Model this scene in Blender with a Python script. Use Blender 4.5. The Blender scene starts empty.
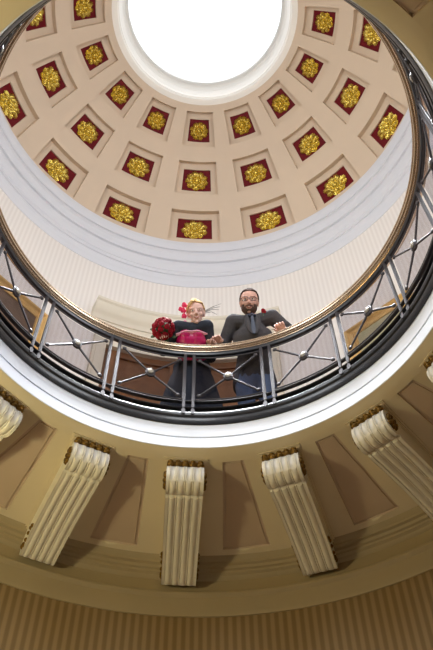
import bpy, bmesh, math, random
from mathutils import Vector, Matrix, noise
random.seed(7)
PI = math.pi
sin, cos = math.sin, math.cos
C = bpy.context.scene.collection
S = 1.1                                    # metres per survey unit
BAY = 2*PI/16
A0 = 0.078                                 # azimuth of the bay axis behind the couple
def Z(h): return h*S + 1.5
def cyl(a, R, h): return Vector((-R*S*sin(a), R*S*cos(a), Z(h)))
FLOOR2 = 4.93                              # gallery floor level (survey units)

# ------------------------------------------------------------------ materials
def mat(name, col, rough=.6, metal=0, spec=.5, noise_amt=0, noise_scale=8, bump=0, bump_scale=60, coat=0, sub=0):
    m = bpy.data.materials.new(name); m.use_nodes = True
    nt = m.node_tree; b = nt.nodes['Principled BSDF']
    b.inputs['Base Color'].default_value = (*col, 1)
    b.inputs['Roughness'].default_value = rough
    b.inputs['Metallic'].default_value = metal
    b.inputs['Specular IOR Level'].default_value = spec
    b.inputs['Coat Weight'].default_value = coat
    tc = nt.nodes.new('ShaderNodeTexCoord')
    if noise_amt:
        n = nt.nodes.new('ShaderNodeTexNoise'); n.inputs['Scale'].default_value = noise_scale; n.inputs['Detail'].default_value = 4
        nt.links.new(tc.outputs['Object'], n.inputs['Vector'])
        r = nt.nodes.new('ShaderNodeMix'); r.data_type = 'RGBA'
        r.inputs[6].default_value = (*[c*(1-noise_amt) for c in col], 1)
        r.inputs[7].default_value = (*[min(1, c*(1+noise_amt)) for c in col], 1)
        nt.links.new(n.outputs['Fac'], r.inputs[0]); nt.links.new(r.outputs[2], b.inputs['Base Color'])
    if bump:
        n2 = nt.nodes.new('ShaderNodeTexNoise'); n2.inputs['Scale'].default_value = bump_scale; n2.inputs['Detail'].default_value = 3
        nt.links.new(tc.outputs['Object'], n2.inputs['Vector'])
        bp = nt.nodes.new('ShaderNodeBump'); bp.inputs['Strength'].default_value = bump; bp.inputs['Distance'].default_value = .01
        nt.links.new(n2.outputs['Fac'], bp.inputs['Height']); nt.links.new(bp.outputs['Normal'], b.inputs['Normal'])
    return m

def striped(name, c1, c2, n, sharp=.35, rough=.7):
    """vertical stripes round a drum: colour by azimuth"""
    m = mat(name, c1, rough); nt = m.node_tree; b = nt.nodes['Principled BSDF']
    tc = nt.nodes.new('ShaderNodeTexCoord'); sp = nt.nodes.new('ShaderNodeSeparateXYZ')
    nt.links.new(tc.outputs['Object'], sp.inputs[0])
    def M(op, a, bb=None):
        q = nt.nodes.new('ShaderNodeMath'); q.operation = op
        for i, v in enumerate((a, bb)):
            if v is None: continue
            if isinstance(v, (int, float)): q.inputs[i].default_value = v
            else: nt.links.new(v, q.inputs[i])
        return q.outputs[0]
    ang = M('ARCTAN2', sp.outputs[0], sp.outputs[1])
    w = M('SINE', M('MULTIPLY', ang, float(n)))
    mr = nt.nodes.new('ShaderNodeMapRange'); mr.interpolation_type = 'SMOOTHSTEP'
    mr.inputs[1].default_value = -sharp*2; mr.inputs[2].default_value = sharp*2
    nt.links.new(w, mr.inputs[0])
    mx = nt.nodes.new('ShaderNodeMix'); mx.data_type = 'RGBA'
    mx.inputs[6].default_value = (*c1, 1); mx.inputs[7].default_value = (*c2, 1)
    nt.links.new(mr.outputs[0], mx.inputs[0]); nt.links.new(mx.outputs[2], b.inputs['Base Color'])
    return m

def glass(name, tint, gloss=.1):
    m = bpy.data.materials.new(name); m.use_nodes = True; nt = m.node_tree
    nt.nodes.remove(nt.nodes['Principled BSDF']); out = nt.nodes['Material Output']
    t = nt.nodes.new('ShaderNodeBsdfTransparent'); t.inputs[0].default_value = (*tint, 1)
    g = nt.nodes.new('ShaderNodeBsdfGlossy'); g.inputs['Roughness'].default_value = .06
    mx = nt.nodes.new('ShaderNodeMixShader')
    fr = nt.nodes.new('ShaderNodeLayerWeight'); fr.inputs[0].default_value = .3
    md = nt.nodes.new('ShaderNodeMath'); md.operation = 'MULTIPLY'; md.inputs[1].default_value = gloss
    nt.links.new(fr.outputs['Facing'], md.inputs[0]); nt.links.new(md.outputs[0], mx.inputs[0])
    nt.links.new(t.outputs[0], mx.inputs[1]); nt.links.new(g.outputs[0], mx.inputs[2]); nt.links.new(mx.outputs[0], out.inputs[0])
    return m

M_dome   = mat('dome_plaster', (.61,.485,.36), .8, noise_amt=.04, noise_scale=3, bump=.05)
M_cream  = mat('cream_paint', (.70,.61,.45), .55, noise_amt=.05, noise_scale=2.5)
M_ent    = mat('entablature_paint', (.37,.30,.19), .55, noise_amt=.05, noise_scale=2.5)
M_pink   = mat('rose_panel_paint', (.56,.44,.34), .6, noise_amt=.05, noise_scale=3)
M_brk    = mat('bracket_paint', (.80,.77,.69), .35, noise_amt=.04)
M_white  = mat('white_gloss_paint', (.76,.80,.88), .4)
M_corn   = mat('cornice_paint', (.60,.605,.64), .5)
M_ocul   = mat('oculus_paint', (.86,.82,.74), .5)
M_frm    = mat('door_frame_paint', (.60,.54,.43), .5)
M_red    = mat('oxblood_paint', (.13,.006,.010), .6, spec=.15, noise_amt=.15)
M_gold   = mat('gilding', (.76,.55,.13), .27, metal=.95, noise_amt=.45, noise_scale=35, bump=.9, bump_scale=45)
M_dgold  = mat('aged_gilding', (.18,.10,.02), .38, metal=.7, noise_amt=.4, noise_scale=30, bump=.6, bump_scale=50)
M_frame  = mat('gilt_frame', (.62,.40,.15), .35, metal=.5, noise_amt=.2, noise_scale=20)
M_brass  = mat('brass_rail', (.60,.47,.35), .22, metal=.85, noise_amt=.05)
M_black  = mat('black_enamel', (.010,.011,.016), .30, coat=.15)
M_iron   = mat('pewter_metal', (.050,.044,.050), .5, spec=.35, metal=.15, noise_amt=.1, noise_scale=30)
M_medal  = mat('medallion_metal', (.24,.21,.16), .4, metal=.3)
M_pane   = glass('balustrade_glass', (.80,.79,.81), .06)
M_skyl   = glass('skylight_glass', (.97,.98,1), .04)
M_wallU  = striped('upper_wallpaper', (.73,.685,.64), (.67,.62,.575), 320, .5)
M_wallL  = striped('lower_wallpaper', (.30,.205,.10), (.20,.13,.055), 288, .4)
M_wood   = mat('brown_door_wood', (.13,.055,.022), .5, spec=.2, noise_amt=.35, noise_scale=9)
M_floor  = mat('stone_floor', (.10,.075,.05), .5, noise_amt=.1)
M_carpet = mat('gallery_carpet', (.20,.13,.10), .9, noise_amt=.1)
M_canvL  = mat('dark_canvas', (.11,.065,.04), .5, noise_amt=.6, noise_scale=5)
M_canvR  = mat('olive_canvas', (.34,.31,.18), .5, noise_amt=.5, noise_scale=5)
M_skin   = mat('skin', (.60,.35,.28), .6, spec=.2, noise_amt=.04)
M_skin2  = mat('fair_skin', (.66,.42,.36), .6, spec=.2, noise_amt=.04)
M_jacket = mat('charcoal_tweed', (.062,.058,.062), .9, spec=.08, noise_amt=.3, noise_scale=60)
M_tie    = mat('slate_tie', (.045,.055,.085), .5)
M_jeans  = mat('blue_denim', (.075,.11,.20), .85, noise_amt=.2, noise_scale=40)
M_shoe   = mat('brown_leather', (.08,.035,.02), .4)
M_hairD  = mat('dark_brown_hair', (.045,.025,.018), .9, spec=.08, noise_amt=.3, noise_scale=80)
M_beard  = mat('greying_beard', (.10,.062,.05), .9, spec=.08, noise_amt=.4, noise_scale=120)
M_blond  = mat('blonde_hair', (.50,.33,.15), .9, spec=.08, noise_amt=.3, noise_scale=60)
M_dress  = mat('charcoal_dress', (.030,.034,.046), .9, spec=.08, noise_amt=.25, noise_scale=30)
M_satin  = mat('magenta_satin', (.44,.004,.10), .35, noise_amt=.05, coat=.3)
M_satinL = mat('pale_pink_ribbon', (.85,.42,.55), .3)
M_rose   = mat('red_rose', (.27,.004,.014), .6, spec=.2, noise_amt=.3, noise_scale=60)
M_pinkfl = mat('hot_pink_flower', (.75,.03,.13), .5, noise_amt=.2, noise_scale=60)
M_leaf   = mat('rose_leaf', (.04,.09,.03), .5)
M_glassf = mat('black_glasses', (.02,.02,.025), .25)
M_eyew   = mat('eye_white', (.75,.72,.70), .3)
M_eyed   = mat('eye_iris', (.05,.04,.035), .2)
M_lip    = mat('lip', (.42,.12,.12), .4)
M_teeth  = mat('teeth', (.80,.77,.72), .3)
M_quill  = mat('dark_quill', (.05,.045,.05), .5)

# ------------------------------------------------------------------ mesh builder
class MB:
    def __init__(s): s.v = []; s.f = []; s.m = []
    def add(s, vs, fs, mi=0):
        o = len(s.v); s.v += [Vector(v) for v in vs]; s.f += [tuple(i+o for i in f) for f in fs]; s.m += [mi]*len(fs)
    def grid(s, P, cu=False, cv=False, mi=0):
        n, k = len(P), len(P[0]); vs = [p for r in P for p in r]; fs = []
        for i in range(n if cu else n-1):
            for j in range(k if cv else k-1):
                a, b = i*k+j, i*k+(j+1) % k; c, d = ((i+1) % n)*k+(j+1) % k, ((i+1) % n)*k+j
                fs.append((a, b, c, d))
        s.add(vs, fs, mi)
    def box(s, c, d, rot=None, mi=0):
        c = Vector(c); vs = []
        for x in (-1,1):
            for y in (-1,1):
                for z in (-1,1):
                    p = Vector((x*d[0]/2, y*d[1]/2, z*d[2]/2))
                    if rot: p = rot @ p
                    vs.append(c+p)
        s.add(vs, [(0,1,3,2),(4,6,7,5),(0,4,5,1),(2,3,7,6),(0,2,6,4),(1,5,7,3)], mi)
    def tube(s, pts, r, n=10, mi=0, caps=True):
        pts = [Vector(p) for p in pts]; rs = r if isinstance(r, (list, tuple)) else [r]*len(pts)
        rings = []; ref = None
        for i, p in enumerate(pts):
            t = (pts[min(i+1, len(pts)-1)] - pts[max(i-1, 0)]).normalized()
            if ref is None: ref = t.orthogonal().normalized()
            u = (ref - t*ref.dot(t)).normalized(); ref = u; w = t.cross(u)
            rings.append([p + (u*cos(2*PI*k/n) + w*sin(2*PI*k/n))*rs[i] for k in range(n)])
        s.grid(rings, cv=True, mi=mi)
        if caps:
            o = len(s.v) - n*len(pts)
            s.f.append(tuple(range(o, o+n))[::-1]); s.f.append(tuple(range(len(s.v)-n, len(s.v)))); s.m += [mi, mi]
    def ell(s, c, r, rot=None, n=14, k=9, mi=0):
        c = Vector(c); r = (r, r, r) if isinstance(r, (int, float)) else r
        def P(th, ph):
            p = Vector((r[0]*sin(th)*cos(ph), r[1]*sin(th)*sin(ph), r[2]*cos(th)))
            return c + (rot @ p if rot else p)
        vs = [P(0, 0)] + [P(PI*i/k, 2*PI*j/n) for i in range(1, k) for j in range(n)] + [P(PI, 0)]
        fs = [(0, 1+j, 1+(j+1) % n) for j in range(n)]
        for i in range(k-2):
            for j in range(n):
                a = 1+i*n+j; b = 1+i*n+(j+1) % n; fs.append((a, a+n, b+n, b))
        L = len(vs)-1; fs += [(L, 1+(k-2)*n+(j+1) % n, 1+(k-2)*n+j) for j in range(n)]
        s.add(vs, fs, mi)
    def cap(s, p0, r0, p1, r1, n=12):
        """tapered capsule"""
        p0, p1 = Vector(p0), Vector(p1); d = (p1-p0); L = max(d.length, 1e-5); q = d.to_track_quat('Z', 'Y').to_matrix()
        prof = [(-r0*cos(t), r0*sin(t)) for t in [PI/2*i/5 for i in range(1, 6)]] + [(L+r1*sin(t), r1*cos(t)) for t in [PI/2*i/5 for i in range(0, 5)]]
        rings = [[p0 + q @ Vector((rr*cos(2*PI*j/n), rr*sin(2*PI*j/n), zz)) for j in range(n)] for zz, rr in prof]
        a = len(s.v); s.grid(rings, cv=True)
        s.add([p0+q@Vector((0,0,-r0)), p0+q@Vector((0,0,L+r1))], [])
        b = len(s.v)-2; e = a+n*(len(prof)-1)
        for j in range(n):
            s.f.append((b, a+(j+1) % n, a+j)); s.f.append((b+1, e+j, e+(j+1) % n)); s.m += [0, 0]
    def lathe(s, prof, n=192, a0=0, a1=None, closed=False, mi=0):
        """profile in (R,h) survey units turned round the rotunda's axis"""
        full = a1 is None
        As = [2*PI*i/n for i in range(n)] if full else [a0+(a1-a0)*i/n for i in range(n+1)]
        s.grid([[cyl(a, R, h) for R, h in prof] for a in As], cu=full, cv=closed, mi=mi)
        if closed and not full:
            k = len(prof); o = len(s.v)-k*(n+1)
            s.f.append(tuple(range(o, o+k))); s.f.append(tuple(range(len(s.v)-k, len(s.v)))[::-1]); s.m += [mi, mi]
    def build(s, name, mats, parent=None, smooth=30, mw=None):
        me = bpy.data.meshes.new(name)
        org = Vector((0,0,0))
        if parent is not None: org = parent.matrix_world.translation if mw is None else mw
        me.from_pydata([v-org for v in s.v], [], s.f)
        mats = mats if isinstance(mats, (list, tuple)) else [mats]
        for m in mats: me.materials.append(m)
        me.polygons.foreach_set('material_index', s.m)
        bm = bmesh.new(); bm.from_mesh(me); bmesh.ops.remove_doubles(bm, verts=bm.verts, dist=1e-5)
        bmesh.ops.recalc_face_normals(bm, faces=bm.faces); bm.to_mesh(me); bm.free()
        if smooth:
            me.shade_smooth(); me.set_sharp_from_angle(angle=math.radians(smooth))
        o = bpy.data.objects.new(name, me); C.objects.link(o)
        if parent is not None: o.parent = parent
        return o

def empty(name, loc, label, cat, group=None):
    o = bpy.data.objects.new(name, None); C.objects.link(o); o.location = loc; o.empty_display_size = .1
    o.matrix_world = Matrix.Translation(loc)
    o['label'] = label; o['category'] = cat
    if group: o['group'] = group
    return o
def tag(o, label, cat, group=None):
    o['label'] = label; o['category'] = cat
    if group: o['group'] = group
    return o
def structure(o): o['kind'] = 'structure'; return o

# ------------------------------------------------------------------ the shell
RL = 2.98     # lower drum radius
RU = 2.68     # upper drum radius
mb = MB(); mb.grid([[Vector((r*cos(2*PI*j/96), r*sin(2*PI*j/96), z)) for j in range(96)] for r, z in ((.01,0),(3.5,0),(3.5,-.2),(.01,-.2))], cv=True)
structure(mb.build('floor', M_floor))
mb = MB(); mb.lathe([(RL,-1.5/S),(RL,4.19),(RL+.15,4.19),(RL+.15,-1.5/S)], 192, closed=True)
structure(mb.build('wall_lower', M_wallL))
# entablature between striped wall and soffit
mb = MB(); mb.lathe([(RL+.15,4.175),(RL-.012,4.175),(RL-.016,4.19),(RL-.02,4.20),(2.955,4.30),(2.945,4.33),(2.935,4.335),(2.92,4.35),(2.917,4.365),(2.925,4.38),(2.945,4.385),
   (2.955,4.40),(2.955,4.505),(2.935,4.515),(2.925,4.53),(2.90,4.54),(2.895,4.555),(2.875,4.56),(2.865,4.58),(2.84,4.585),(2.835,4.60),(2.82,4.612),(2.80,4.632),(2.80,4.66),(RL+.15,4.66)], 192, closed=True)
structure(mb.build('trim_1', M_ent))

# soffit with sunk rose panels between the brackets
mb = MB()
def soff_panel(k):
    """bay from bracket azimuth k to k+1"""
    a_c = A0 + (k+.5)*BAY
    rs = [1.735, 1.80, 1.825, 2.70, 2.735, 2.81]
    def hw(r):                          # half angle of the panel edge at radius r
        w = .078 + (r-1.80)/(2.735-1.80)*(.192-.078); return w/r
    def edge(r, inset): return hw(r) - inset/r
    H = 4.632
    lev = {0: 0, 1: .012, 2: .006}
    def row(r, cols): return [cyl(a_c+c, r, H+dh) for c, dh in cols]
    # outer field: strips left and right and the ends
    N = 4
    def strip(r0, r1, f0, f1, d0, d1, mi, n=6, m=N):
        P = []
        for i in range(n+1):
            r = r0+(r1-r0)*i/n
            P.append([cyl(a_c + (f0(r)*(1-j/m)+f1(r)*j/m), r, H+d0+(d1-d0)*j/m) for j in range(m+1)])
        mb.grid(P, mi=mi)
    B2 = BAY/2
    strip(2.735, 2.81, lambda r: -B2, lambda r: B2, 0, 0, 0, 2, 16)
    for sg in (-1, 1):
        strip(1.80, 2.735, lambda r: sg*B2, lambda r: sg*hw(r), 0, 0, 0)
        # fillet frame: outer drop, inner bead, then field
        strip(1.80, 2.735, lambda r: sg*hw(r), lambda r: sg*(hw(r)-.004/r), 0, .014, 1, 6, 1)
        strip(1.806, 2.729, lambda r: sg*(hw(r)-.004/r), lambda r: sg*(hw(r)-.022/r), .014, .014, 1, 6, 1)
        strip(1.824, 2.711, lambda r: sg*(hw(r)-.022/r), lambda r: sg*(hw(r)-.026/r), .014, .006, 1, 6, 1)
    strip(1.824, 2.711, lambda r: -(hw(r)-.026/r), lambda r: hw(r)-.026/r, .006, .006, 1, 8, 6)
    def ends(r0, r1, h0, h1, i0, i1):
        P = [[cyl(a_c + (hw(r)-i/r)*(2*j/6-1), r, H+hh) for j in range(7)] for r, hh, i in ((r0, h0, i0), (r1, h1, i1))]
        mb.grid(P, mi=1)
    ends(1.80, 1.806, 0, .014, 0, .004); ends(1.806, 1.824, .014, .014, .004, .022); ends(1.824, 1.828, .014, .006, .022, .026)
    ends(2.735, 2.729, 0, .014, 0, .004); ends(2.729, 2.711, .014, .014, .004, .022); ends(2.711, 2.707, .014, .006, .022, .026)
for k in range(16): soff_panel(k)
mb.lathe([(1.80,4.632),(1.76,4.635),(1.72,4.643),(1.682,4.660),(1.69,4.70)], 192)
mb.lathe([(1.7,4.72),(2.9,4.72)], 96)                 # back of the soffit
structure(mb.build('ceiling_soffit', [M_cream, M_pink], smooth=20))
# white gloss lip of the gallery
mb = MB(); mb.lathe([(1.69,4.668),(1.680,4.660),(1.676,4.664),(1.672,4.762),(1.692,4.764),(1.692,4.775),(1.670,4.777),(1.664,4.905),(1.664,FLOOR2-.002),(1.74,FLOOR2-.002),(1.74,4.72),(1.70,4.72)], 256, closed=True)
structure(mb.build('trim_2', M_white, smooth=40))
mb = MB(); mb.lathe([(1.70,FLOOR2),(RU+.1,FLOOR2),(RU+.1,4.75),(1.70,4.75)], 128, closed=True)
structure(mb.build('floor_gallery', M_carpet))
# upper drum
mb = MB(); mb.lathe([(RU,FLOOR2-.1),(RU,9.46),(RU+.15,9.46),(RU+.15,FLOOR2-.1)], 256, closed=True)
structure(mb.build('wall_upper', M_wallU))
# main cornice, stepped
mb = MB(); mb.lathe([(RU+.02,8.735),(RU-.006,8.735),(RU-.012,8.75),(RU-.012,8.80),(2.655,8.83),(2.645,8.86),(2.648,8.93),(2.655,8.935),(2.655,8.955),(2.64,8.96),(2.64,9.02),(2.627,9.03),(2.622,9.06),(2.605,9.09),(2.60,9.12),
   (2.60,9.20),(2.612,9.205),(2.612,9.23),(2.585,9.235),(2.585,9.26),(2.565,9.30),(2.548,9.33),(2.548,9.40),(2.560,9.405),(2.560,9.425),(2.54,9.43),(2.536,9.47),(2.525,9.50),(2.517,9.54),(2.517,9.61),(2.53,9.625),(RU+.14,9.625),(RU+.14,9.46),(RU+.02,9.46)], 256, closed=True)
structure(mb.build('trim_3', M_corn, smooth=25))

# coffered dome
H0 = 8.57; RI = 2.835; RC = 2.915; RR = 2.935
ELS = {'A': math.radians(58.35), 'B': math.radians(44.5), 'C': math.radians(29.9)}
OA = .345*BAY; RA_ = .092
OE = math.radians(4.8); RE = math.radians(3.05)
def sph(a, e, r):
    return cyl(a, r*cos(e), H0 + r*sin(e))
def lin(a, b, n): return [a+(b-a)*i/n for i in range(n)]
az = []
for k in range(16):
    c = (k-.0)*BAY
    for a, b, n in ((-BAY/2,-OA,2),(-OA,-RA_,3),(-RA_,RA_,4),(RA_,OA,3),(OA,BAY/2,2)):
        az += [(c+x, (a, b)) for x in lin(a, b, n)]
el = []; prev = math.radians(14)
for nm in 'CBA':
    e = ELS[nm]
    for a, b, n, z in ((prev, e-OE, 3, 0), (e-OE, e-RE, 2, 1), (e-RE, e+RE, 3, 2), (e+RE, e+OE, 2, 1)):
        el += [(x, z) for x in lin(a, b, n)]
    prev = e+OE
el += [(x, 0) for x in lin(prev, math.radians(66.6), 3)] + [(math.radians(66.6), 0)]
mb = MB()
na, ne = len(az), len(el)-1
def level(i, j):
    a, b = az[i][1]; z = el[j][1]
    inside = -OA-1e-6 <= a and b <= OA+1e-6
    red = -RA_-1e-6 <= a and b <= RA_+1e-6
    if z == 0 or not inside: return 0
    return 2 if (z == 2 and red) else 1
RAD = (RI, RC, RR)
def V(i, j, L): return sph(A0-.008+az[i % na][0], el[j][0], RAD[L])
for i in range(na):
    for j in range(ne):
        L = level(i, j)
        mb.add([V(i,j,L), V(i+1,j,L), V(i+1,j+1,L), V(i,j+1,L)], [(0,1,2,3)], 1 if L == 2 else 0)
        L2 = level((i+1) % na, j)
        if L2 != L: mb.add([V(i+1,j,L), V(i+1,j+1,L), V(i+1,j+1,L2), V(i+1,j,L2)], [(0,1,2,3)], 0)
        if j+1 < ne:
            L3 = level(i, j+1)
            if L3 != L: mb.add([V(i,j+1,L), V(i+1,j+1,L), V(i+1,j+1,L3), V(i,j+1,L3)], [(0,1,2,3)], 0)
structure(mb.build('ceiling_dome', [M_dome, M_red], smooth=25))
# outer shell over the dome, keeps daylight to the oculus
mb = MB(); mb.lathe([(RU+.15,9.4)] + [(3.05*cos(math.radians(e)), H0+3.05*sin(math.radians(e))) for e in range(16, 69, 4)] + [(1.16,11.66)], 96)
structure(mb.build('roof_shell', M_white))
# oculus ring
mb = MB(); mb.lathe([(1.16,11.14),(1.124,11.155),(1.118,11.165),(1.116,11.19),(1.104,11.20),(1.094,11.25),(1.100,11.255),(1.092,11.265),(1.072,11.36),(1.078,11.365),(1.069,11.375),(1.050,11.46),(1.055,11.465),(1.046,11.475),(1.022,11.57),(1.02,11.66),(1.25,11.66),(1.25,11.14)], 160, closed=True)
structure(mb.build('trim_4', M_ocul, smooth=25))
mb = MB(); mb.lathe([(.002,11.635),(1.022,11.635),(1.022,11.642),(.002,11.642)], 96, closed=True)
structure(mb.build('window_1', M_skyl))

# ------------------------------------------------------------------ gilt rosettes in the coffers
ORD = ['on the bay axis above the couple', 'one bay left of the axis', 'two bays left of the axis', 'three bays left of the axis', 'four bays left of the axis', 'five bays left of the axis']
def side(k):
    n = ['', 'one column', 'two columns', 'three columns', 'four columns'][abs(k)]
    if k == 0: return 'straight above the couple'
    return '%s %s of the couple' % (n, 'left' if k > 0 else 'right')
ROW = {'A': 'top row under the skylight', 'B': 'middle dome row', 'C': 'lowest row above the cornice'}
def rosette(nm, k, scale):
    e = ELS[nm]; a = A0-.008+k*BAY
    c = sph(a, e, RR)
    n = (sph(a, e, 1) - sph(a, e, 2)).normalized()       # towards the room
    t = Vector((-cos(a), -sin(a), 0)); u = n.cross(t)
    row = ROW[nm]
    th = empty('gilt_rosette', c, 'gilded rosette, %s, %s' % (row, side(k)), 'rosette', 'gilt rosettes in the dome coffers')
    rx, ry = {'A': (.130,.130), 'B': (.158,.145), 'C': (.178,.150)}[nm]
    rx *= S; ry *= S
    rnd = random.Random(k*7+ord(nm))
    ph = rnd.random()
    def P(rho, th_, h): return c + t*(rx*rho*cos(th_)) + u*(ry*rho*sin(th_)) + n*h
    # acanthus wreath: two overlapping layers of cupped, ruffled leaves round a sunk boss
    m = MB()
    for layer, (nl, r0, r1, hh, off) in enumerate(((9, .40, 1.0, .030, 0), (9, .30, .80, .056, PI/9), (6, .16, .40, .030, .2))):
        for q in range(nl):
            th0 = off+ph+q*2*PI/nl+rnd.uniform(-.05,.05); tw = rnd.uniform(-.10,.10)
            rows = []
            for i in range(7):
                s_ = i/6; rho = r0+(r1-r0)*s_
                w = (PI/nl)*1.18*(.72+.28*sin(PI*min(1, .15+.75*s_)))
                row_ = []
                for j in range(9):
                    x = j/4-1
                    ruff = cos(x*4*PI)*s_
                    h = hh*sin(PI*min(1, .12+.80*s_))*(1-.55*x*x) + .007*ruff + .003
                    row_.append(P(rho-(.16*abs(x)**2.5)*s_*(r1-r0)*1.6 + .030*ruff*s_, th0+x*w+tw*s_, h*S))
                rows.append(row_)
            m.grid(rows)
    m.build('leaf_wreath', M_gold, th, smooth=50)
    m = MB(); m.ell(c+n*.026, .021*S*(rx/.14), n=12, k=8)
    for q in range(7): m.ell(P(.15, q*2*PI/7, .022), .008*S, n=7, k=5)
    m.build('centre_boss', M_gold, th)
vis = {'A': range(-4, 5), 'B': range(-4, 5), 'C': range(-4, 4)}
for nm in 'ABC':
    for k in vis[nm]: rosette(nm, k, 1)

# ------------------------------------------------------------------ scroll brackets under the gallery
def prof_bracket():
    P = [(1.845,4.615),(1.815,4.60),(1.79,4.575),(1.778,4.54),(1.776,4.50),(1.785,4.46),(1.805,4.43),(1.835,4.41),(1.87,4.402),(1.905,4.41),(1.935,4.43),(1.95,4.445),
         (1.965,4.425),(2.00,4.42),(2.10,4.43),(2.25,4.437),(2.40,4.437),(2.55,4.43),(2.70,4.415),(2.80,4.40),(2.86,4.395),(2.89,4.405),(2.905,4.43)]
    return P
def bracket(k, where):
    a = A0 + k*BAY
    base = cyl(a, 1.80, 4.63)
    th = empty('scroll_bracket', base, where, 'bracket', 'scroll brackets under the gallery')
    er = Vector((-sin(a), cos(a), 0)); et = Vector((-cos(a), -sin(a), 0))
    def W(r, t, h): return er*(r*S) + et*(t*S) + Vector((0, 0, Z(h)))
    P = prof_bracket(); n = len(P)
    nor = []
    for i in range(n):
        q0, q1 = P[max(0, i-1)], P[min(n-1, i+1)]
        dx, dy = q1[0]-q0[0], q1[1]-q0[1]; L = math.hypot(dx, dy); nor.append((dy/L, -dx/L))   # outward (towards room/below)
    HW = .137; NT = 112
    m = MB(); rows = []
    for i in range(n):
        row = []
        for j in range(NT+1):
            t = -HW + 2*HW*j/NT
            x = (t+HW)/(2*HW)
            y = (x-.075)/.85                          # flat edge fillets, four round reeds, a small bead between each pair
            if y < 0 or y > 1: d = -.004
            else:
                q = (y*4) % 1
                if min(q, 1-q) < .09 and .1 < y*4 < 3.9: d = -.011 + .007*cos(min(q, 1-q)/.09*PI/2)
                elif min(q, 1-q) < .13: d = -.014
                else: d = -.011 + .014*sin(PI*(q-.13)/.74)**.6
            row.append(W(P[i][0]-nor[i][0]*(-d) if False else P[i][0]+(-nor[i][0])*(-d)*-1, t, P[i][1]+nor[i][1]*d))
        rows.append(row)
    m.grid(rows)
    # cheeks and back: close towards the soffit
    for sgn in (-1, 1):
        t = sgn*HW
        ring = [W(r-nor[i][0]*.0, t, h) for i, (r, h) in enumerate(P)]
        top = [W(min(max(r, 1.845), 2.905), t, 4.628) for r, h in P]
        m.grid([ring, top])
    m.build('bracket_body', M_brk, th, smooth=35)
    # abacus plate against the soffit
    m = MB(); 
    for (r0, r1, hw, h0, h1) in ((1.755, 2.90, .163, 4.624, 4.634), (1.775, 2.90, .148, 4.612, 4.626)):
        vs = [W(r, t, h) for r in (r0, r1) for t in (-hw, hw) for h in (h0, h1)]
        m.add(vs, [(0,1,3,2),(4,6,7,5),(0,4,5,1),(2,3,7,6),(0,2,6,4),(1,5,7,3)])
    m.build('top_plate', M_cream, th)
    # gilded acanthus over the scroll
    m = MB()
    for q in range(5):
        t = -HW+.027+q*.055
        m.ell(W(1.793, t, 4.592), (.030*S, .030*S, .020*S), n=10, k=6)
        m.ell(W(1.775, t+.001, 4.604), (.024*S, .024*S, .012*S), n=8, k=5)
    for q in range(4): m.ell(W(1.785, -HW+.055+q*.055, 4.603), (.016*S,.016*S,.016*S), n=8, k=5)
    m.build('gilt_leaf_crest', M_dgold, th, smooth=60)
    for sgn in (-1, 1):
        m = MB()
        m.ell(W(1.865, sgn*(HW+.004), 4.505), .024*S, n=10, k=6)
        for q in range(8):
            an = q*PI/4
            m.ell(W(1.865+.048*cos(an), sgn*(HW+.002), 4.505+.048*sin(an)), .022*S, n=8, k=5)
        m.build('scroll_rosette', M_dgold, th, smooth=60)
        m = MB()
        for q in range(6):
            m.ell(W(2.62+q*.045, sgn*(HW+.001), 4.48-.006*q+.02*sin(q*1.3)), (.018*S,.018*S,(.018+.008*(q > 3))*S), n=8, k=5)
        m.build('gilt_leaf_spray', M_dgold, th, smooth=60)
    return th
bracket(0,  'cream reeded scroll bracket hanging straight under the couple, upright in the view')
bracket(1,  'cream reeded scroll bracket leaning right, with the long slanting shadow beside it')
bracket(-1, 'cream reeded scroll bracket leaning left, next to the upright one under the groom')
bracket(-2, 'cream reeded scroll bracket far to the right, its front scroll seen from the side')
bracket(2,  'cream reeded scroll bracket cut off by the left edge of the photo')
bracket(-3, 'cream reeded scroll bracket of which only the gold crest shows at the right edge')

# ------------------------------------------------------------------ balustrade
bal = empty('balustrade', Vector((0, 0, Z(FLOOR2))), 'circular black and pewter metal balustrade with brass handrail round the gallery opening', 'railing')
RP = 1.636
mb = MB(); mb.lathe([(1.612,5.893),(1.592,5.889),(1.581,5.881),(1.577,5.873),(1.581,5.866),(1.588,5.863),(1.586,5.858),(1.590,5.850),(1.598,5.848),(1.603,5.851),(1.606,5.844),(1.612,5.838),(1.619,5.838),(1.621,5.830),(1.630,5.827),(1.675,5.827),(1.700,5.85),(1.702,5.872),(1.69,5.888),(1.665,5.895)], 256, closed=True)
mb.build('handrail', M_brass, bal, smooth=25)
mb = MB(); mb.lathe([(1.622,5.832),(1.62,5.815),(1.622,5.80),(1.628,5.79),(1.656,5.79),(1.662,5.80),(1.664,5.832)], 256, closed=True)
mb.build('rail_channel', M_black, bal, smooth=25)
mb = MB(); mb.lathe([(1.661,4.90),(1.652,4.915),(1.645,4.935),(1.640,4.95),(1.640,4.965),(1.648,4.968),(1.648,4.978),(1.634,4.985),(1.628,5.0),(1.628,5.015),(1.634,5.025),(1.634,5.03),(1.70,5.03),(1.70,4.9315),(1.664,4.9315)], 256, closed=True)
mb.build('base_moulding', M_black, bal, smooth=35)
mb = MB(); mb.lathe([(1.625,5.075),(1.620,5.068),(1.625,5.061),(1.66,5.061),(1.66,5.075)], 256, closed=True)
mb.build('lower_rail', M_black, bal, smooth=35)
mb = MB(); mb.lathe([(1.630,5.165),(1.626,5.160),(1.626,5.152),(1.630,5.147),(1.655,5.147),(1.655,5.165)], 256, closed=True)
mb.build('panel_sill_rail', M_black, bal, smooth=35)
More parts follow.
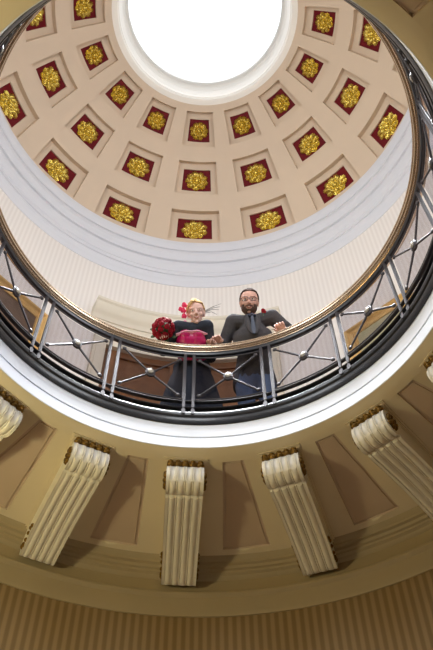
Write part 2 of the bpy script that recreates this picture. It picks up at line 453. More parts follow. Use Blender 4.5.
def frame_at(a):
    er = Vector((-sin(a), cos(a), 0)); et = Vector((-cos(a), -sin(a), 0))
    return lambda t, h, r=RP: er*(r*S) + et*(t*S) + Vector((0, 0, Z(h)))
for k in range(-8, 8):
    for sg in (-1, 1):
        a = A0 + k*BAY + sg*.0223
        W = frame_at(a); m = MB()
        r = Matrix.Rotation(a, 3, 'Z')
        m.box(W(0, (4.99+5.80)/2), (.026, .020, (5.80-4.99)*S), r)
        m.box(W(0, (4.99+5.80)/2, RP-.011), (.010, .006, (5.80-4.99)*S), r)
        m.box(W(0, 5.02), (.034, .030, .05), r)
        m.build('post', M_iron, bal, smooth=0)
for k in range(-8, 8):
    a = A0 + (k+.5)*BAY
    half = (BAY/2-.0223)*RP - .012
    def W(t, h, r=RP):
        aa = a + t/RP
        return Vector((-sin(aa)*r*S, cos(aa)*r*S, Z(h)))
    HT, HB = 5.745, 5.195; HM = (HT+HB)/2
    m = MB()
    for sx in (-1, 1):
        for hh in (HT-.035, HB+.035):
            m.tube([W(sx*(half-.035), hh), W(sx*.03, HM+(hh-HM)*.12)], [.0085, .0105], 8)
    fr = m.build('lattice_panel', M_iron, bal)
    m = MB()
    pts = [W(-half, HT), W(half, HT), W(half, HB), W(-half, HB)]
    def seg(p, q, n=6): return [p+(q-p)*i/n for i in range(n)]
    loop = [W(-half+2*half*i/8, HT+.01) for i in range(9)]; m.tube(loop, .0065, 6)
    loop = [W(-half+2*half*i/8, HB-.01) for i in range(9)]; m.tube(loop, .0065, 6)
    for sx in (-1, 1): m.tube([W(sx*half, HT+.01), W(sx*half, HB-.01)], .0055, 6)
    m.build('panel_border', M_iron, fr, mw=bal.location)
    rot = Matrix.Rotation(a, 3, 'Z')
    m = MB()
    c = W(0, HM, RP-.006)
    for r_, d_ in ((1, .022), (.80, .034)):
        n_ = 24; er = rot @ Vector((0, 1, 0)); et = rot @ Vector((1, 0, 0))
        rings = []
        for dd, ss in ((d_/2, .9), (d_/2, 1), (-d_/2*.6, 1), (-d_/2, .88)):
            rings.append([c + er*dd*1.0 + et*(.046*r_*ss*cos(2*PI*j/n_)) + Vector((0,0,.058*r_*ss*sin(2*PI*j/n_))) for j in range(n_)])
        m.grid(rings, cv=True); m.add(rings[-1], [tuple(range(n_))]); m.add(rings[0], [tuple(range(n_))])
    m.build('medallion_rim', M_iron, fr, mw=bal.location)
    m = MB(); m.ell(c - er*.016, (.027, .010, .034), rot, 14, 8)
    for q in range(8): m.ell(c - er*.018 + et*(.022*cos(q*PI/4)) + Vector((0,0,.028*sin(q*PI/4))), .006, n=6, k=4)
    m.build('medallion_boss', M_medal, fr, mw=bal.location)
    for sx in (-1, 1):
        for hh in (HT-.035, HB+.035):
            m = MB(); m.ell(W(sx*(half-.035), hh, RP-.002), (.021, .013, .021), rot, 12, 7)
            m.build('corner_boss', M_iron, fr, mw=bal.location)
    m = MB()
    rows = [[W(-half+2*half*i/10, h, r_) for i in range(11)] for h, r_ in ((HB-.02, RP+.018),(HT+.02, RP+.018),(HT+.02, RP+.023),(HB-.02, RP+.023))]
    m.grid(rows+[rows[0]]); m.build('glass_pane', M_pane, bal)

# ------------------------------------------------------------------ gallery doorway behind the couple
def arcbox(m, a0, a1, r0, r1, h0, h1, n=12, mi=0): m.lathe([(r0,h0),(r1,h0),(r1,h1),(r0,h1)], n, a0, a1, True, mi)
dc = A0+.008
mb = MB(); 
for s_ in (-1, 1):
    arcbox(mb, dc+s_*.325, dc+s_*.375, 2.60, RU+.01, FLOOR2+.0, 7.12, 3)
    arcbox(mb, dc+s_*.335, dc+s_*.365, 2.585, 2.61, FLOOR2+.0, 7.10, 3)
arcbox(mb, dc-.375, dc+.375, 2.60, RU+.01, 7.10, 7.30, 24)
arcbox(mb, dc-.37, dc+.37, 2.63, RU+.01, 7.30, 7.56, 24)
mb.lathe([(RU+.01,7.55),(2.62,7.55),(2.60,7.58),(2.585,7.60),(2.56,7.62),(2.53,7.66),(2.52,7.70),(2.52,7.74),(2.50,7.76),(2.50,7.80),(RU+.01,7.80)], 28, dc-.405, dc+.405, True)
structure(mb.build('door_1', M_frm, smooth=25))
dd = empty('double_door', cyl(dc, 2.64, FLOOR2), 'brown panelled wooden double door behind the couple, seen through the balustrade', 'door')
for s_ in (-1, 1):
    m = MB(); arcbox(m, dc+s_*.004, dc+s_*.325, 2.645, 2.672, FLOOR2+.01, 7.10, 10)
    lf = m.build('door_leaf', M_wood, dd)
    for h0, h1 in ((5.1, 5.7), (5.8, 6.35), (6.45, 7.0)):
        m = MB(); arcbox(m, dc+s_*.05, dc+s_*.28, 2.625, 2.646, h0, h0+.03, 8); arcbox(m, dc+s_*.05, dc+s_*.28, 2.625, 2.646, h1-.03, h1, 8)
        arcbox(m, dc+s_*.05, dc+s_*.062, 2.625, 2.646, h0, h1, 2); arcbox(m, dc+s_*.268, dc+s_*.28, 2.625, 2.646, h0, h1, 2)
        m.build('panel_moulding', M_wood, lf, mw=dd.location)
    m = MB(); m.ell(cyl(dc+s_*.025, 2.61, 5.85), .028); m.tube([cyl(dc+s_*.025, 2.61, 5.85), cyl(dc+s_*.025, 2.65, 5.85)], .01)
    m.build('door_knob', M_brass, lf, mw=dd.location)

# ------------------------------------------------------------------ pictures on the gallery wall
def picture(a0, a1, h0, h1, canv, label):
    a = (a0+a1)/2; hw = RU*sin(abs(a1-a0)/2)*S; rr = RU*cos(abs(a1-a0)/2)*S - .02
    er = Vector((-sin(a), cos(a), 0)); et = Vector((-cos(a), -sin(a), 0))
    zc = Z((h0+h1)/2); hh = (h1-h0)*S/2
    th = empty('framed_painting', er*rr + Vector((0,0,zc)), label, 'painting')
    def W(x, y, d): return er*(rr-d) + et*x + Vector((0,0,zc+y))
    m = MB()
    prof = [(0, -.015), (0, .032), (.022, .050), (.045, .045), (.065, .024), (.105, .018), (.125, .034), (.15, .014), (.15, -.01)]
    loops = [[W(sx*(hw-i), sy*(hh-i), d) for sx, sy in ((-1,-1),(1,-1),(1,1),(-1,1))] for i, d in prof]
    m.grid(loops, cv=True); m.build('gilt_frame', M_frame, th, smooth=0)
    m = MB(); m.box(W(0, 0, 0), (2*hw-.28, .012, 2*hh-.28), Matrix.Rotation(a, 3, 'Z')); m.build('canvas', canv, th)
picture(.655, 1.06, 5.95, 7.17, M_canvL, 'dark brown painting in a gold frame behind the balustrade at the left')
picture(-.86, -.556, 5.95, 7.03, M_canvR, 'pale olive painting in a gold frame behind the balustrade at the right')

# ------------------------------------------------------------------ the couple
def fuse(mb_, name, material, parent, voxel=.006, smooth=4):
    """one continuous skin over overlapping limbs"""
    o = mb_.build('tmp', material, None, smooth=0)
    r = o.modifiers.new('r', 'REMESH'); r.mode = 'VOXEL'; r.voxel_size = voxel
    s_ = o.modifiers.new('s', 'SMOOTH'); s_.factor = .5; s_.iterations = smooth
    me = bpy.data.meshes.new_from_object(o.evaluated_get(bpy.context.evaluated_depsgraph_get()))
    bpy.data.objects.remove(o)
    me.name = name
    if parent is not None: me.transform(Matrix.Translation(-parent.matrix_world.translation))
    me.shade_smooth()
    me.materials.clear(); me.materials.append(material)
    q = bpy.data.objects.new(name, me); C.objects.link(q)
    if parent is not None: q.parent = parent
    return q

def hand(m, wrist, d, n, s, curl=(.5,.6,.4), sc=1.0, thumb=.6):
    """d fingers' direction, n palm-down direction, s thumb side"""
    d = Vector(d).normalized(); n = Vector(n); n = (n-d*n.dot(d)).normalized(); s = Vector(s); s = (s-d*s.dot(d)-n*s.dot(n)).normalized()
    wrist = Vector(wrist)
    Ls = [(.041,.024,.019), (.045,.028,.020), (.041,.026,.019), (.032,.019,.017)]
    for q in range(4):
        off = (.031-.0205*q)
        k = wrist + (d*(.088-.004*abs(q-1)) + s*off)*sc
        m.cap(wrist + d*.012*sc + s*off*.55*sc, .0145*sc, k, .0115*sc, 8)
        p = k; ang = 0; fan = s*(.10-.07*q)
        for L, c, r in zip(Ls[q], curl, (.0095,.0085,.0075)):
            ang += c
            v = ((d+fan).normalized()*cos(ang) + n*sin(ang))
            e = p + v*L*sc; m.cap(p, r*sc, e, (r-.0008)*sc, 8); p = e
    t0 = wrist + (d*.022 + s*.024)*sc; t1 = t0 + (d*.030 + s*.026 + n*.012)*sc; t2 = t1 + (d*.032 + s*.008 + n*.020*thumb)*sc; t3 = t2 + (d*.022 - s*.004 + n*.016*thumb)*sc
    m.cap(t0, .0150*sc, t1, .0120*sc, 8); m.cap(t1, .0110*sc, t2, .0100*sc, 8); m.cap(t2, .0095*sc, t3, .0080*sc, 8)

class Head:
    def __init__(s, c, pitch, yaw=0, roll=0, k=1.0):
        s.c = Vector(c); s.k = k
        s.R = Matrix.Rotation(yaw, 3, 'Z') @ Matrix.Rotation(pitch, 3, 'X') @ Matrix.Rotation(roll, 3, 'Y')
    def __call__(s, x, y, z): return s.c + s.R @ (Vector((x, y, z))*s.k)
    def face(s, m, fem=False):
        e = lambda p, r, n=16, k=11: m.ell(s(*p), [q*s.k for q in r], s.R, n, k)
        j = .88 if fem else 1
        e((0, .012, .030), (.075, .093, .088), 24, 16)          # cranium
        e((0, -.038, .035), (.060, .050, .060))                 # forehead
        e((0, -.030, -.030), (.060*j, .058, .062), 20, 12)      # mid face
        e((0, -.040, -.068), (.044*j, .046, .040))              # jaw
        e((0, -.070, -.092), (.020*j, .018, .016))              # chin
        for x in (-1, 1):
            e((x*.036, -.066, -.022), (.022, .018, .020))       # cheeks
            e((x*.030, -.078, .030), (.024, .010, .008))        # brow
            e((x*.072, .004, -.008), (.007, .017, .030)); e((x*.076, .010, .006), (.009, .014, .018))   # ears
            e((x*.011, -.099, -.028), (.009, .010, .008))       # nostrils
        m.cap(s(0,-.085,.018), .0085*s.k, s(0,-.107,-.022), .0115*s.k, 10)    # nose
        e((0, -.086, -.056), (.024, .010, .006)); e((0, -.084, -.066), (.020, .010, .006))   # lips
    def details(s, th, lipm, grin=True):
        for x in (-1, 1):
            m = MB(); m.ell(s(x*.030, -.075, .010), [.0135*s.k, .0120*s.k, .0062*s.k], s.R, 12, 8)
            m.ell(s(x*.030, -.0865, .010), [.0062*s.k, .0022*s.k, .0062*s.k], s.R, 10, 6, mi=1)
            m.build('eye', [M_eyew, M_eyed], th)
        m = MB()
        P = []
        for i in range(9):
            t = i/4-1
            yy = -.0985+.012*t*t; zz = -.059+.011*t*t
            wv = .0055*(1-t*t*.8)
            P.append([s(t*.027, yy, zz+wv), s(t*.027, yy-.0035, zz+wv*.3), s(t*.027, yy-.001, zz), s(t*.027, yy-.0035, zz-wv*.6), s(t*.027, yy, zz-wv*1.6)])
        m.grid(P); m.build('lips', lipm, th, smooth=60)
        if grin:
            m = MB()
            m.grid([[s((i/4-1)*.019, -.1012+.010*(i/4-1)**2, -.0585+.009*(i/4-1)**2+h) for h in (.003, 0, -.004)] for i in range(9)])
            m.build('teeth', M_teeth, th)

# ---- groom
GX = .46
groom = empty('person', Vector((GX, 2.04, Z(FLOOR2))), 'bearded man with glasses in dark jacket leaning over the brass rail', 'person')
Hg = Head((.437, 1.605, 8.49), math.radians(42), math.radians(-5), math.radians(4), 1.19)
g_sh = [Vector((.275,1.72,8.33)), Vector((.655,1.68,8.345))]
g_el = [Vector((.165,1.90,8.15)), Vector((.845,1.81,8.24))]
g_wr = [Vector((.155,1.765,8.065)), Vector((.745,1.675,8.105))]
pel = Vector((.47,2.06,7.84)); ches = Vector((.465,1.80,8.16)); nck = Vector((.455,1.70,8.37))
hips = [Vector((.38,2.06,7.80)), Vector((.56,2.06,7.80))]
knees = [Vector((.375,2.05,7.38)), Vector((.59,2.04,7.38))]
anks = [Vector((.365,2.10,7.01)), Vector((.61,2.09,7.01))]
m = MB()
Hg.face(m)
m.cap(nck, .055, Hg(0, .022, -.045), .052, 14)
m.cap(pel, .11, Vector((.468,2.03,8.03)), .11, 16); m.cap(Vector((.468,2.03,8.03)), .11, ches, .125, 16); m.cap(ches, .12, nck-Vector((0,-.03,.05)), .075, 16)
for i in (0, 1):
    m.cap(nck-Vector((0,-.02,.05)), .055, g_sh[i], .055); m.cap(g_sh[i], .052, g_el[i], .040); m.cap(g_el[i], .040, g_wr[i], .026)
    m.cap(hips[i], .085, knees[i], .055); m.cap(knees[i], .055, anks[i], .038); m.cap(anks[i]-Vector((0,-.02,.04)), .03, anks[i]-Vector((0,.14,.05)), .028)
hand(m, g_wr[0], (-.62,-.35,-.30), (.05,-.15,-1), (-.3,-1,.0), (.35,.5,.4), 1.0)
hand(m, g_wr[1], (-.38,-.80,-.30), (.0,-.25,-1), (-1,.3,.0), (.35,.6,.5), 1.1)
fuse(m, 'body', M_skin, groom, .005, 3)
Hg.details(groom, M_lip)
# jacket: one garment with sleeves, hem over the hips
m = MB()
mid = Vector((.468,2.03,8.03))
m.cap(pel+Vector((0,.02,-.05)), .150, mid, .150, 20); m.cap(mid, .150, ches, .163, 20); m.cap(ches, .163, nck-Vector((0,-.045,.085)), .105, 20)
m.cap(ches+Vector((-.07,.01,-.02)), .13, ches+Vector((.07,.0,-.02)), .13)
m.cap(hips[0]+Vector((0,.02,-.03)), .125, mid+Vector((-.05,.01,0)), .125); m.cap(hips[1]+Vector((0,.02,-.03)), .125, mid+Vector((.05,.01,0)), .125)
m.cap(mid+Vector((-.05,.0,0)), .125, ches, .12); m.cap(mid+Vector((.05,.0,0)), .125, ches, .12)
for i in (0, 1):
    m.cap(nck-Vector((0,-.025,.065)), .075, g_sh[i], .078); m.cap(g_sh[i], .078, g_el[i], .060); m.cap(g_el[i], .060, g_wr[i]+(g_el[i]-g_wr[i])*.14, .041)
    # soft folds at the elbow
    for q in range(3):
        c_ = g_el[i].lerp(g_sh[i], .12+.13*q); m.cap(c_+Vector((-.02,-.04,.01)), .032, c_+Vector((.02,-.04,-.01)), .034)
fuse(m, 'jacket', M_jacket, groom, .008, 4)
# lapels, collar, tie
def on_chest(x, u_, lift=0):
    """point on the jacket front: x sideways, u_ 0 at the collar to 1 at the belly"""
    p = (nck-Vector((0,-.015,.045))).lerp(ches-Vector((0,-.02,.05)), u_)
    dirn = Vector((0,-.82,-.30 + .0*u_)).normalized()
    rad = .100+.070*u_
    return p + Vector((x, 0, 0)) + dirn*(math.sqrt(max(.0004, rad*rad-x*x*.8))+.006+lift)
for sg in (-1, 1):
    m = MB()
    P = []
    for i in range(9):
        u_ = i/8*1.15-.05
        w0 = .012+.030*(1-u_)*.9; wid = .045*(sin(PI*min(1, .25+u_*.62)))+.006
        P.append([on_chest(sg*(w0+wid*t), u_, .004+.006*sin(PI*t)) for t in (0,.33,.66,1)])
    P2 = [[p+Vector((0,.012,.004)) for p in r] for r in P]
    m.grid([a+b[::-1] for a, b in zip(P, P2)], cv=True)
    m.build('lapel', M_jacket, groom, smooth=50)
m = MB()
m.tube([nck+Vector((.066*cos(t), -.010-.060*sin(t)-.0, -.018-.045*sin(t))) for t in [PI*i/12 for i in range(-2, 15)]], .015, 8)
m.build('shirt_collar', M_tie, groom)
m = MB()
P = [[on_chest(x*(.010+.014*u_), u_*1.1, .006) for x in (-1, 0, 1)] for u_ in [i/8 for i in range(9)]]
m.grid([a+[p+Vector((0,.014,.005)) for p in a][::-1] for a in P], cv=True); m.ell(on_chest(0, .0, .008), (.018,.014,.016))
m.build('necktie', M_tie, groom, smooth=50)
# trousers and shoes
m = MB()
m.cap(pel-Vector((0,0,.02)), .135, pel-Vector((0,0,.06)), .13, 18)
for i in (0, 1):
    m.cap(hips[i], .108, knees[i], .074, 16); m.cap(knees[i], .074, anks[i]-Vector((0,0,.01)), .060, 16)
fuse(m, 'jeans', M_jeans, groom, .009, 4)
for i in (0, 1):
    m = MB(); a_ = anks[i]
    m.cap((a_.x, a_.y+.03, Z(FLOOR2)+.055), .046, (a_.x, a_.y-.16, Z(FLOOR2)+.042), .040, 14); m.box((a_.x, a_.y-.065, Z(FLOOR2)+.012), (.085,.27,.022))
    m.build('shoe', M_shoe, groom)
# hair, beard, glasses
def shell(name, H, material, centre, rad, keep, th, rough=.004, n=40, k=28, seed=0):
    """thick cap of hair over the cranium"""
    m = MB(); P = {}
    vs = []; fs = []; idx = {}
    def vert(i, j, inner):
        key = (i, j % n, inner)
        if key not in idx:
            t, p = PI*(i+.001)/k*.999, 2*PI*j/n
            d_ = Vector((sin(t)*cos(p), sin(t)*sin(p), cos(t)))
            r_ = 1 if not inner else .86
            nz = 1 + (0 if inner else rough*10*noise.noise(d_*7+Vector((seed,0,0))))
            idx[key] = len(vs); vs.append(H(centre[0]+rad[0]*d_.x*r_*nz, centre[1]+rad[1]*d_.y*r_*nz, centre[2]+rad[2]*d_.z*r_*nz))
        return idx[key]
    def kept(i, j):
        t, p = PI*(i+.5)/k, 2*PI*(j+.5)/n
        return 0 <= i < k and keep(sin(t)*cos(p), sin(t)*sin(p), cos(t))
    for i in range(k):
        for j in range(n):
            if not kept(i, j): continue
            fs.append((vert(i,j,0), vert(i+1,j,0), vert(i+1,j+1,0), vert(i,j+1,0)))
            fs.append((vert(i,j,1), vert(i,j+1,1), vert(i+1,j+1,1), vert(i+1,j,1)))
            for (di, dj), (a_, b_) in {(-1,0):((i,j),(i,j+1)), (1,0):((i+1,j+1),(i+1,j)), (0,-1):((i+1,j),(i,j)), (0,1):((i,j+1),(i+1,j+1))}.items():
                if not kept(i+di, (j+dj) % n): fs.append((vert(*a_,0), vert(*b_,0), vert(*b_,1), vert(*a_,1)))
    m.add(vs, fs); return m.build(name, material, th, smooth=70)
shell('hair', Hg, M_hairD, (0,.012,.036), (.083,.100,.094), lambda x, y, z: (z > .42 - .0*x and y < .0 and z > .58+.9*min(0, -y-.35)*-.5) or (y >= 0 and z > -.45) or (y > -.35 and abs(x) > .80 and z > -.10), groom)
shell('beard', Hg, M_beard, (0,-.036,-.052), (.066,.066,.062), lambda x, y, z: (z < -.12 and y < .55 and not ((x/.46)**2+((z+.10)/.34)**2 < 1 and y < -.2)) or (abs(x) > .72 and z < .45 and y < .5), groom, .006)
m = MB(); m.tube([Hg(x, -.100+.25*abs(x)**1.3, -.044-.32*abs(x)) for x in (-.034,-.02,-.008,.008,.02,.034)], [.004,.0065,.007,.007,.0065,.004], 8); m.build('moustache', M_beard, groom)
gl = MB()
for sx in (-1, 1):
    pts = [Hg(sx*.033+.026*(abs(cos(t))**.7)*(1 if cos(t) > 0 else -1), -.103+.012*abs(cos(t))*(1 if sx*cos(t) > 0 else 0), .008+.018*(abs(sin(t))**.7)*(1 if sin(t) > 0 else -1)) for t in [2*PI*i/24 for i in range(25)]]
    gl.tube(pts, .0030, 6)
    gl.tube([Hg(sx*.059, -.092, .016), Hg(sx*.078, -.05, .015), Hg(sx*.080, .005, .008)], .0028, 6)
gl.tube([Hg(-.008,-.106,.010), Hg(0,-.110,.012), Hg(.008,-.106,.010)], .0025, 6)
gf = gl.build('glasses', M_glassf, groom)
# buttonhole flower
def flower(m, c, r, axis, seed, petals=14, mi=0):
    rnd = random.Random(seed); ax = Vector(axis).normalized(); u_ = ax.orthogonal().normalized(); v_ = ax.cross(u_)
    m.ell(c, r*.42, n=8, k=6, mi=mi)
    for q in range(petals):
        layer = q/petals; an = q*2.4; tilt = .25+1.15*layer
        d_ = (u_*cos(an)+v_*sin(an)); c_ = Vector(c)+d_*r*.58*layer + ax*r*(.42-.38*layer)
        rr = r*(.34+.26*layer)
        z_ = (ax*cos(tilt*.8)+d_*sin(tilt*.8)).normalized(); x_ = d_.cross(ax).normalized(); y_ = z_.cross(x_)
        R_ = Matrix((x_, y_, z_)).transposed()
        m.ell(c_, (rr, rr*.28, rr*.8), R_ @ Matrix.Rotation(rnd.uniform(-.2,.2), 3, 'Z'), 9, 6, mi)
bt = empty('buttonhole_flower', Vector((.568,1.605,8.335)), 'small dark red flower pinned at the bearded man\'s collar', 'flower')
m = MB(); flower(m, (.568,1.605,8.335), .030, (.1,-.5,-.6), 3); m.build('petals', M_rose, bt, smooth=60)
m = MB(); m.tube([(.570,1.61,8.325),(.568,1.625,8.30),(.566,1.63,8.285)], .004, 6); m.build('stem', M_leaf, bt)

# ---- bride
bride = empty('person', Vector((-.13, 2.06, Z(FLOOR2))), 'smiling blonde woman in charcoal dress with magenta bodice leaning over the rail', 'person')
Hb = Head((-.085, 1.605, 8.30), math.radians(42), math.radians(2), math.radians(-7), 1.10)
b_sh = [Vector((-.255,1.67,8.175)), Vector((.02,1.66,8.165))]
b_el = [Vector((-.40,1.86,8.04)), Vector((.055,1.93,8.02))]
b_wr = [Vector((-.385,1.765,8.055)), Vector((.035,1.80,8.045))]
bpel = Vector((-.13,2.04,7.80)); bch = Vector((-.125,1.80,8.112)); bnk = Vector((-.112,1.69,8.215)); bmid = Vector((-.128,2.01,8.0))
m = MB(); Hb.face(m, True)
m.cap(bnk, .044, Hb(0,.022,-.045), .042, 14)
m.cap(bpel, .11, bmid, .095, 16); m.cap(bmid, .095, bch, .092, 16); m.cap(bch, .095, bnk-Vector((0,-.03,.035)), .06, 16)
for i in (0, 1):
    m.cap(bnk-Vector((0,-.02,.03)), .045, b_sh[i], .045); m.cap(b_sh[i], .042, b_el[i], .034); m.cap(b_el[i], .033, b_wr[i], .021)
    hx = bpel.x+(-.08, .08)[i]
    m.cap((hx,2.06,7.76), .085, (hx,2.05,7.36), .055); m.cap((hx,2.05,7.36), .052, (hx,2.09,7.0), .033); m.cap((hx,2.09,6.97), .028, (hx,1.98,6.955), .024)
hand(m, b_wr[0], (-.15,-.8,.05), (.2,-.1,-1), (1,0,.1), (.9,.9,.6), .88)
hand(m, b_wr[1], (.45,-.70,-.25), (0,-.2,-1), (-1,0,0), (.4,.6,.5), .88)
fuse(m, 'body', M_skin2, bride, .005, 3)
Hb.details(bride, M_lip)
# dress: skirt turned in folds, magenta bodice, dark shrug
m = MB(); P = []
for i in range(13):
    s_ = i/12; z = 8.0-(8.0-Z(FLOOR2)-.01)*s_; w_ = .165+.21*max(0,(s_-.08)/.92)**.8; cy_ = 2.03+.11*min(1, s_*2.2)
    P.append([Vector((-.13+(w_*1.1+.018*s_*sin(9*t))*cos(t), max(cy_+(w_*.88+.018*s_*cos(11*t))*sin(t), 1.882), z)) for t in [2*PI*j/64 for j in range(64)]])
Q_ = [[p+(Vector((-.13,2.1,p.z))-p)*.04 for p in r] for r in P]
m.grid(P+Q_[::-1], cv=True); m.grid([P[0], Q_[0]], cv=True)
m.build('skirt', M_dress, bride, smooth=60)
m = MB()
m.cap(bmid, .108, bch, .108, 20)
for x in (-.055,.055): m.cap(bmid+Vector((x*.5,0,0)), .102, bch+Vector((x,-.01,.0)), .104, 18); m.cap(bch+Vector((x,-.01,0)), .104, bch+Vector((x*.8,-.065,.060)), .080, 18)
for x in (-1, 1): m.ell(bch+Vector((x*.062,-.085,-.002)), (.066,.050,.055))
fuse(m, 'bodice', M_satin, bride, .006, 4)
m = MB()
def on_bust(x, dz): 
    return bch+Vector((x, -.124-.012*math.exp(-((abs(x)-.055)/.04)**2)+.9*x*x, dz-.9*x*x*.6))
m.grid([[on_bust(x, -.014)+Vector((0,-.008,.002)), on_bust(x, -.022)+Vector((0,-.009,-.002)), on_bust(x,-.022)+Vector((0,.02,0)), on_bust(x,-.014)+Vector((0,.02,0))] for x in [-.15+.30*i/20 for i in range(21)]], cv=True)
m.build('ribbon', M_satinL, bride, smooth=60)
m = MB()
m.cap(bnk-Vector((0,-.02,.045)), .080, bch+Vector((0,.04,.035)), .112, 18)
for i in (0, 1):
    m.cap(bnk-Vector((0,-.015,.035)), .062, b_sh[i], .064, 16); m.cap(b_sh[i], .064, b_el[i], .050); m.cap(b_el[i], .047, b_wr[i]+(b_el[i]-b_wr[i])*.25, .036)
fuse(m, 'shrug', M_dress, bride, .006, 4)
for i in (0, 1):
    m = MB(); hx = bpel.x+(-.08,.08)[i]
    m.cap((hx,2.09,Z(FLOOR2)+.04), .030, (hx,1.95,Z(FLOOR2)+.03), .028, 12); m.build('shoe', M_dress, bride)
shell('hair', Hb, M_blond, (0,.014,.036), (.084,.103,.098), lambda x, y, z: (z > .50 and y < -.1 and z > .62-.25*x) or (y >= -.1 and z > -.55) or (y > -.5 and abs(x) > .82 and z > -.05), bride, .006, seed=5)
m = MB(); rr_ = random.Random(4)
for q in range(9): m.ell(Hb(rr_.uniform(-.05,.03), .085+rr_.uniform(-.015,.025), .06+rr_.uniform(-.03,.04)), (.030,.024,.028), n=10, k=7)
for q in range(4): m.tube([Hb(-.015+.012*q, -.040+.01*q, .128), Hb(-.035+.005*q,-.082,.095), Hb(-.062+.002*q,-.080,.052), Hb(-.074,-.040,.0+.01*q)], [.010,.011,.008,.004], 8)
fuse(m, 'hair_bun', M_blond, bride, .005, 2)
# hot pink flowers and dark quills worn in the hair
fs_ = empty('hair_ornament', Vector((-.178,1.60,8.35)), 'hot pink flower cluster with thin dark quills worn in the blonde woman\'s hair', 'hair ornament')
for q, (x, y, z, r_) in enumerate([(-.092,-.01,.085,.034), (-.106,-.02,.035,.034), (-.104,-.015,-.015,.032), (-.128,.0,.055,.028), (-.100,-.02,-.070,.024)]):
    m = MB(); p_ = Hb(x, y, z); flower(m, p_, r_, (-.3,-.6,-.7), q+20); m.build('flower', M_pinkfl if q != 4 else M_satinL, fs_, smooth=60)
m = MB()
for q, (dx, dz) in enumerate(((.150,.045), (.140,.018), (.125,-.008), (.105,-.050))):
    m.tube([Hb(.070,.03,.025-.006*q), Hb(.085+dx*.5, .0, .030+dz*.5), Hb(.078+dx, -.02, .020+dz)], [.0028,.0024,.0012], 6)
m.build('quills', M_quill, fs_)
# bouquet
bc = Vector((-.395,1.655,8.12))
bq = empty('rose_bouquet', bc, 'round bouquet of red roses held over the brass rail by the woman', 'bouquet')
axis = Vector((-.05,-.55,-.25)).normalized()
u0 = axis.orthogonal().normalized(); v0 = axis.cross(u0)
idx = 0
for ring_, (nq, ang) in enumerate(((1, 0), (5, .62), (9, 1.18), (10, 1.68))):
    for q in range(nq):
        t = q*2*PI/nq+ring_*.5
        d_ = axis*cos(ang)+(u0*cos(t)+v0*sin(t))*sin(ang)
        m = MB(); flower(m, bc+d_*.092, .037+.003*sin(idx*5), d_, idx); m.build('rose', M_rose, bq, smooth=60); idx += 1
m = MB(); m.ell(bc, .072)
for q in range(9):
    t = q*2*PI/9+.3; d_ = (u0*cos(t)+v0*sin(t)); p_ = bc+d_*.108-axis*.045
    m.ell(p_, (.034,.018,.006), Matrix((d_, axis.cross(d_), axis)).transposed(), 10, 6)
m.build('leaves', M_leaf, bq)
m = MB(); m.tube([bc-axis*.03, bc-axis*.10, bc-axis*.17], [.020,.015,.018], 12); m.build('ribbon_handle', M_satin, bq)


# ------------------------------------------------------------------ camera
T, RHO = .570961, .0121459
cam = bpy.data.cameras.new('camera'); co = bpy.data.objects.new('camera', cam); C.objects.link(co)
right = Vector((1,0,0)); up = Vector((0,-cos(T),sin(T))); fwd = Vector((0,sin(T),cos(T)))
ux = right*cos(RHO) - up*sin(RHO); vy = right*sin(RHO) + up*cos(RHO)
M = Matrix((( ux.x, vy.x, -fwd.x, .1014*S), (ux.y, vy.y, -fwd.y, -2.39314*S), (ux.z, vy.z, -fwd.z, 1.5), (0,0,0,1)))
co.matrix_world = M
cam.sensor_fit = 'VERTICAL'; cam.sensor_height = 36; cam.lens = 828.74*36/650; cam.clip_start = .05
bpy.context.scene.camera = co

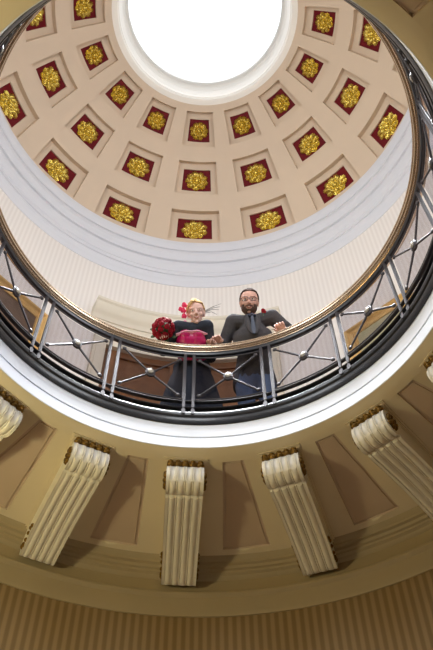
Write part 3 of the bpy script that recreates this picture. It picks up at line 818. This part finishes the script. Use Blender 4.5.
# ------------------------------------------------------------------ light
w = bpy.data.worlds.new('sky'); bpy.context.scene.world = w; w.use_nodes = True
bg = w.node_tree.nodes['Background']; bg.inputs[0].default_value = (.86,.93,1.0,1); bg.inputs[1].default_value = 2.6
def area(name, loc, size, power, col, direction, shape='DISK', portal=False):
    l = bpy.data.lights.new(name, 'AREA'); l.shape = shape; l.size = size; l.energy = power; l.color = col
    o = bpy.data.objects.new(name, l); C.objects.link(o); o.location = loc
    o.rotation_euler = Vector(direction).to_track_quat('-Z', 'Y').to_euler()
    if portal: l.cycles.is_portal = True
    return o
area('oculus_portal', (0,0,Z(11.60)), 2.2, 1, (1,1,1), (0,0,-1), portal=True)
sk = area('skylight', (0,0,Z(11.63)), 2.2, 380, (.93,.96,1), (0,0,-1)); sk.data.spread = math.radians(38)
def point(name, loc, r, power, col):
    l = bpy.data.lights.new(name, 'POINT'); l.shadow_soft_size = r; l.energy = power; l.color = col
    o = bpy.data.objects.new(name, l); C.objects.link(o); o.location = loc; return o
point('hall_lamp', (-2.65, -.1, 4.7), .15, 170, (1,.90,.50))
# unseen gallery windows, added behind the camera to light lip, brackets and faces
def window(n, a, power):
    a0, a1, h0, h1 = a-.22, a+.22, 6.0, 8.3
    m = MB()
    for (b0, b1, q0, q1) in ((a0-.02,a0,h0-.05,h1+.05),(a1,a1+.02,h0-.05,h1+.05),(a0,a1,h0-.05,h0),(a0,a1,h1,h1+.05)): arcbox(m, b0, b1, 2.62, RU+.01, q0, q1, 6)
    for b in (a-.075, a+.075): arcbox(m, b-.004, b+.004, 2.64, 2.665, h0, h1, 2)
    for q in (1,2,3): arcbox(m, a0, a1, 2.64, 2.665, h0+(h1-h0)*q/4-.012, h0+(h1-h0)*q/4+.012, 6)
    structure(m.build('window_%d' % n, M_ocul, smooth=20))  # frame round the added light, out of view
    c = cyl(a, 2.58, (h0+h1)/2)
    l = bpy.data.lights.new('window_daylight', 'AREA'); l.shape = 'RECTANGLE'; l.size = 1.1; l.size_y = (h1-h0)*S; l.energy = power; l.color = (.90,.95,1)
    o = bpy.data.objects.new('window_daylight', l); C.objects.link(o); o.location = c
    l.spread = math.radians(170)
    er = Vector((-sin(a), cos(a), 0)); d_ = -er
    o.rotation_euler = d_.to_track_quat('-Z', 'Y').to_euler()
for n_, a_ in ((2, PI+A0), (3, PI+A0-1.0), (4, PI+A0+1.0)): window(n_, a_, 77 if n_ == 2 else 65)
sc = bpy.context.scene
sc.view_settings.view_transform = 'Standard'; sc.view_settings.look = 'None'; sc.view_settings.gamma = 1
sc.view_settings.exposure = 0; sc.view_settings.use_curve_mapping = False
sc.cycles.max_bounces = 12; sc.cycles.diffuse_bounces = 8
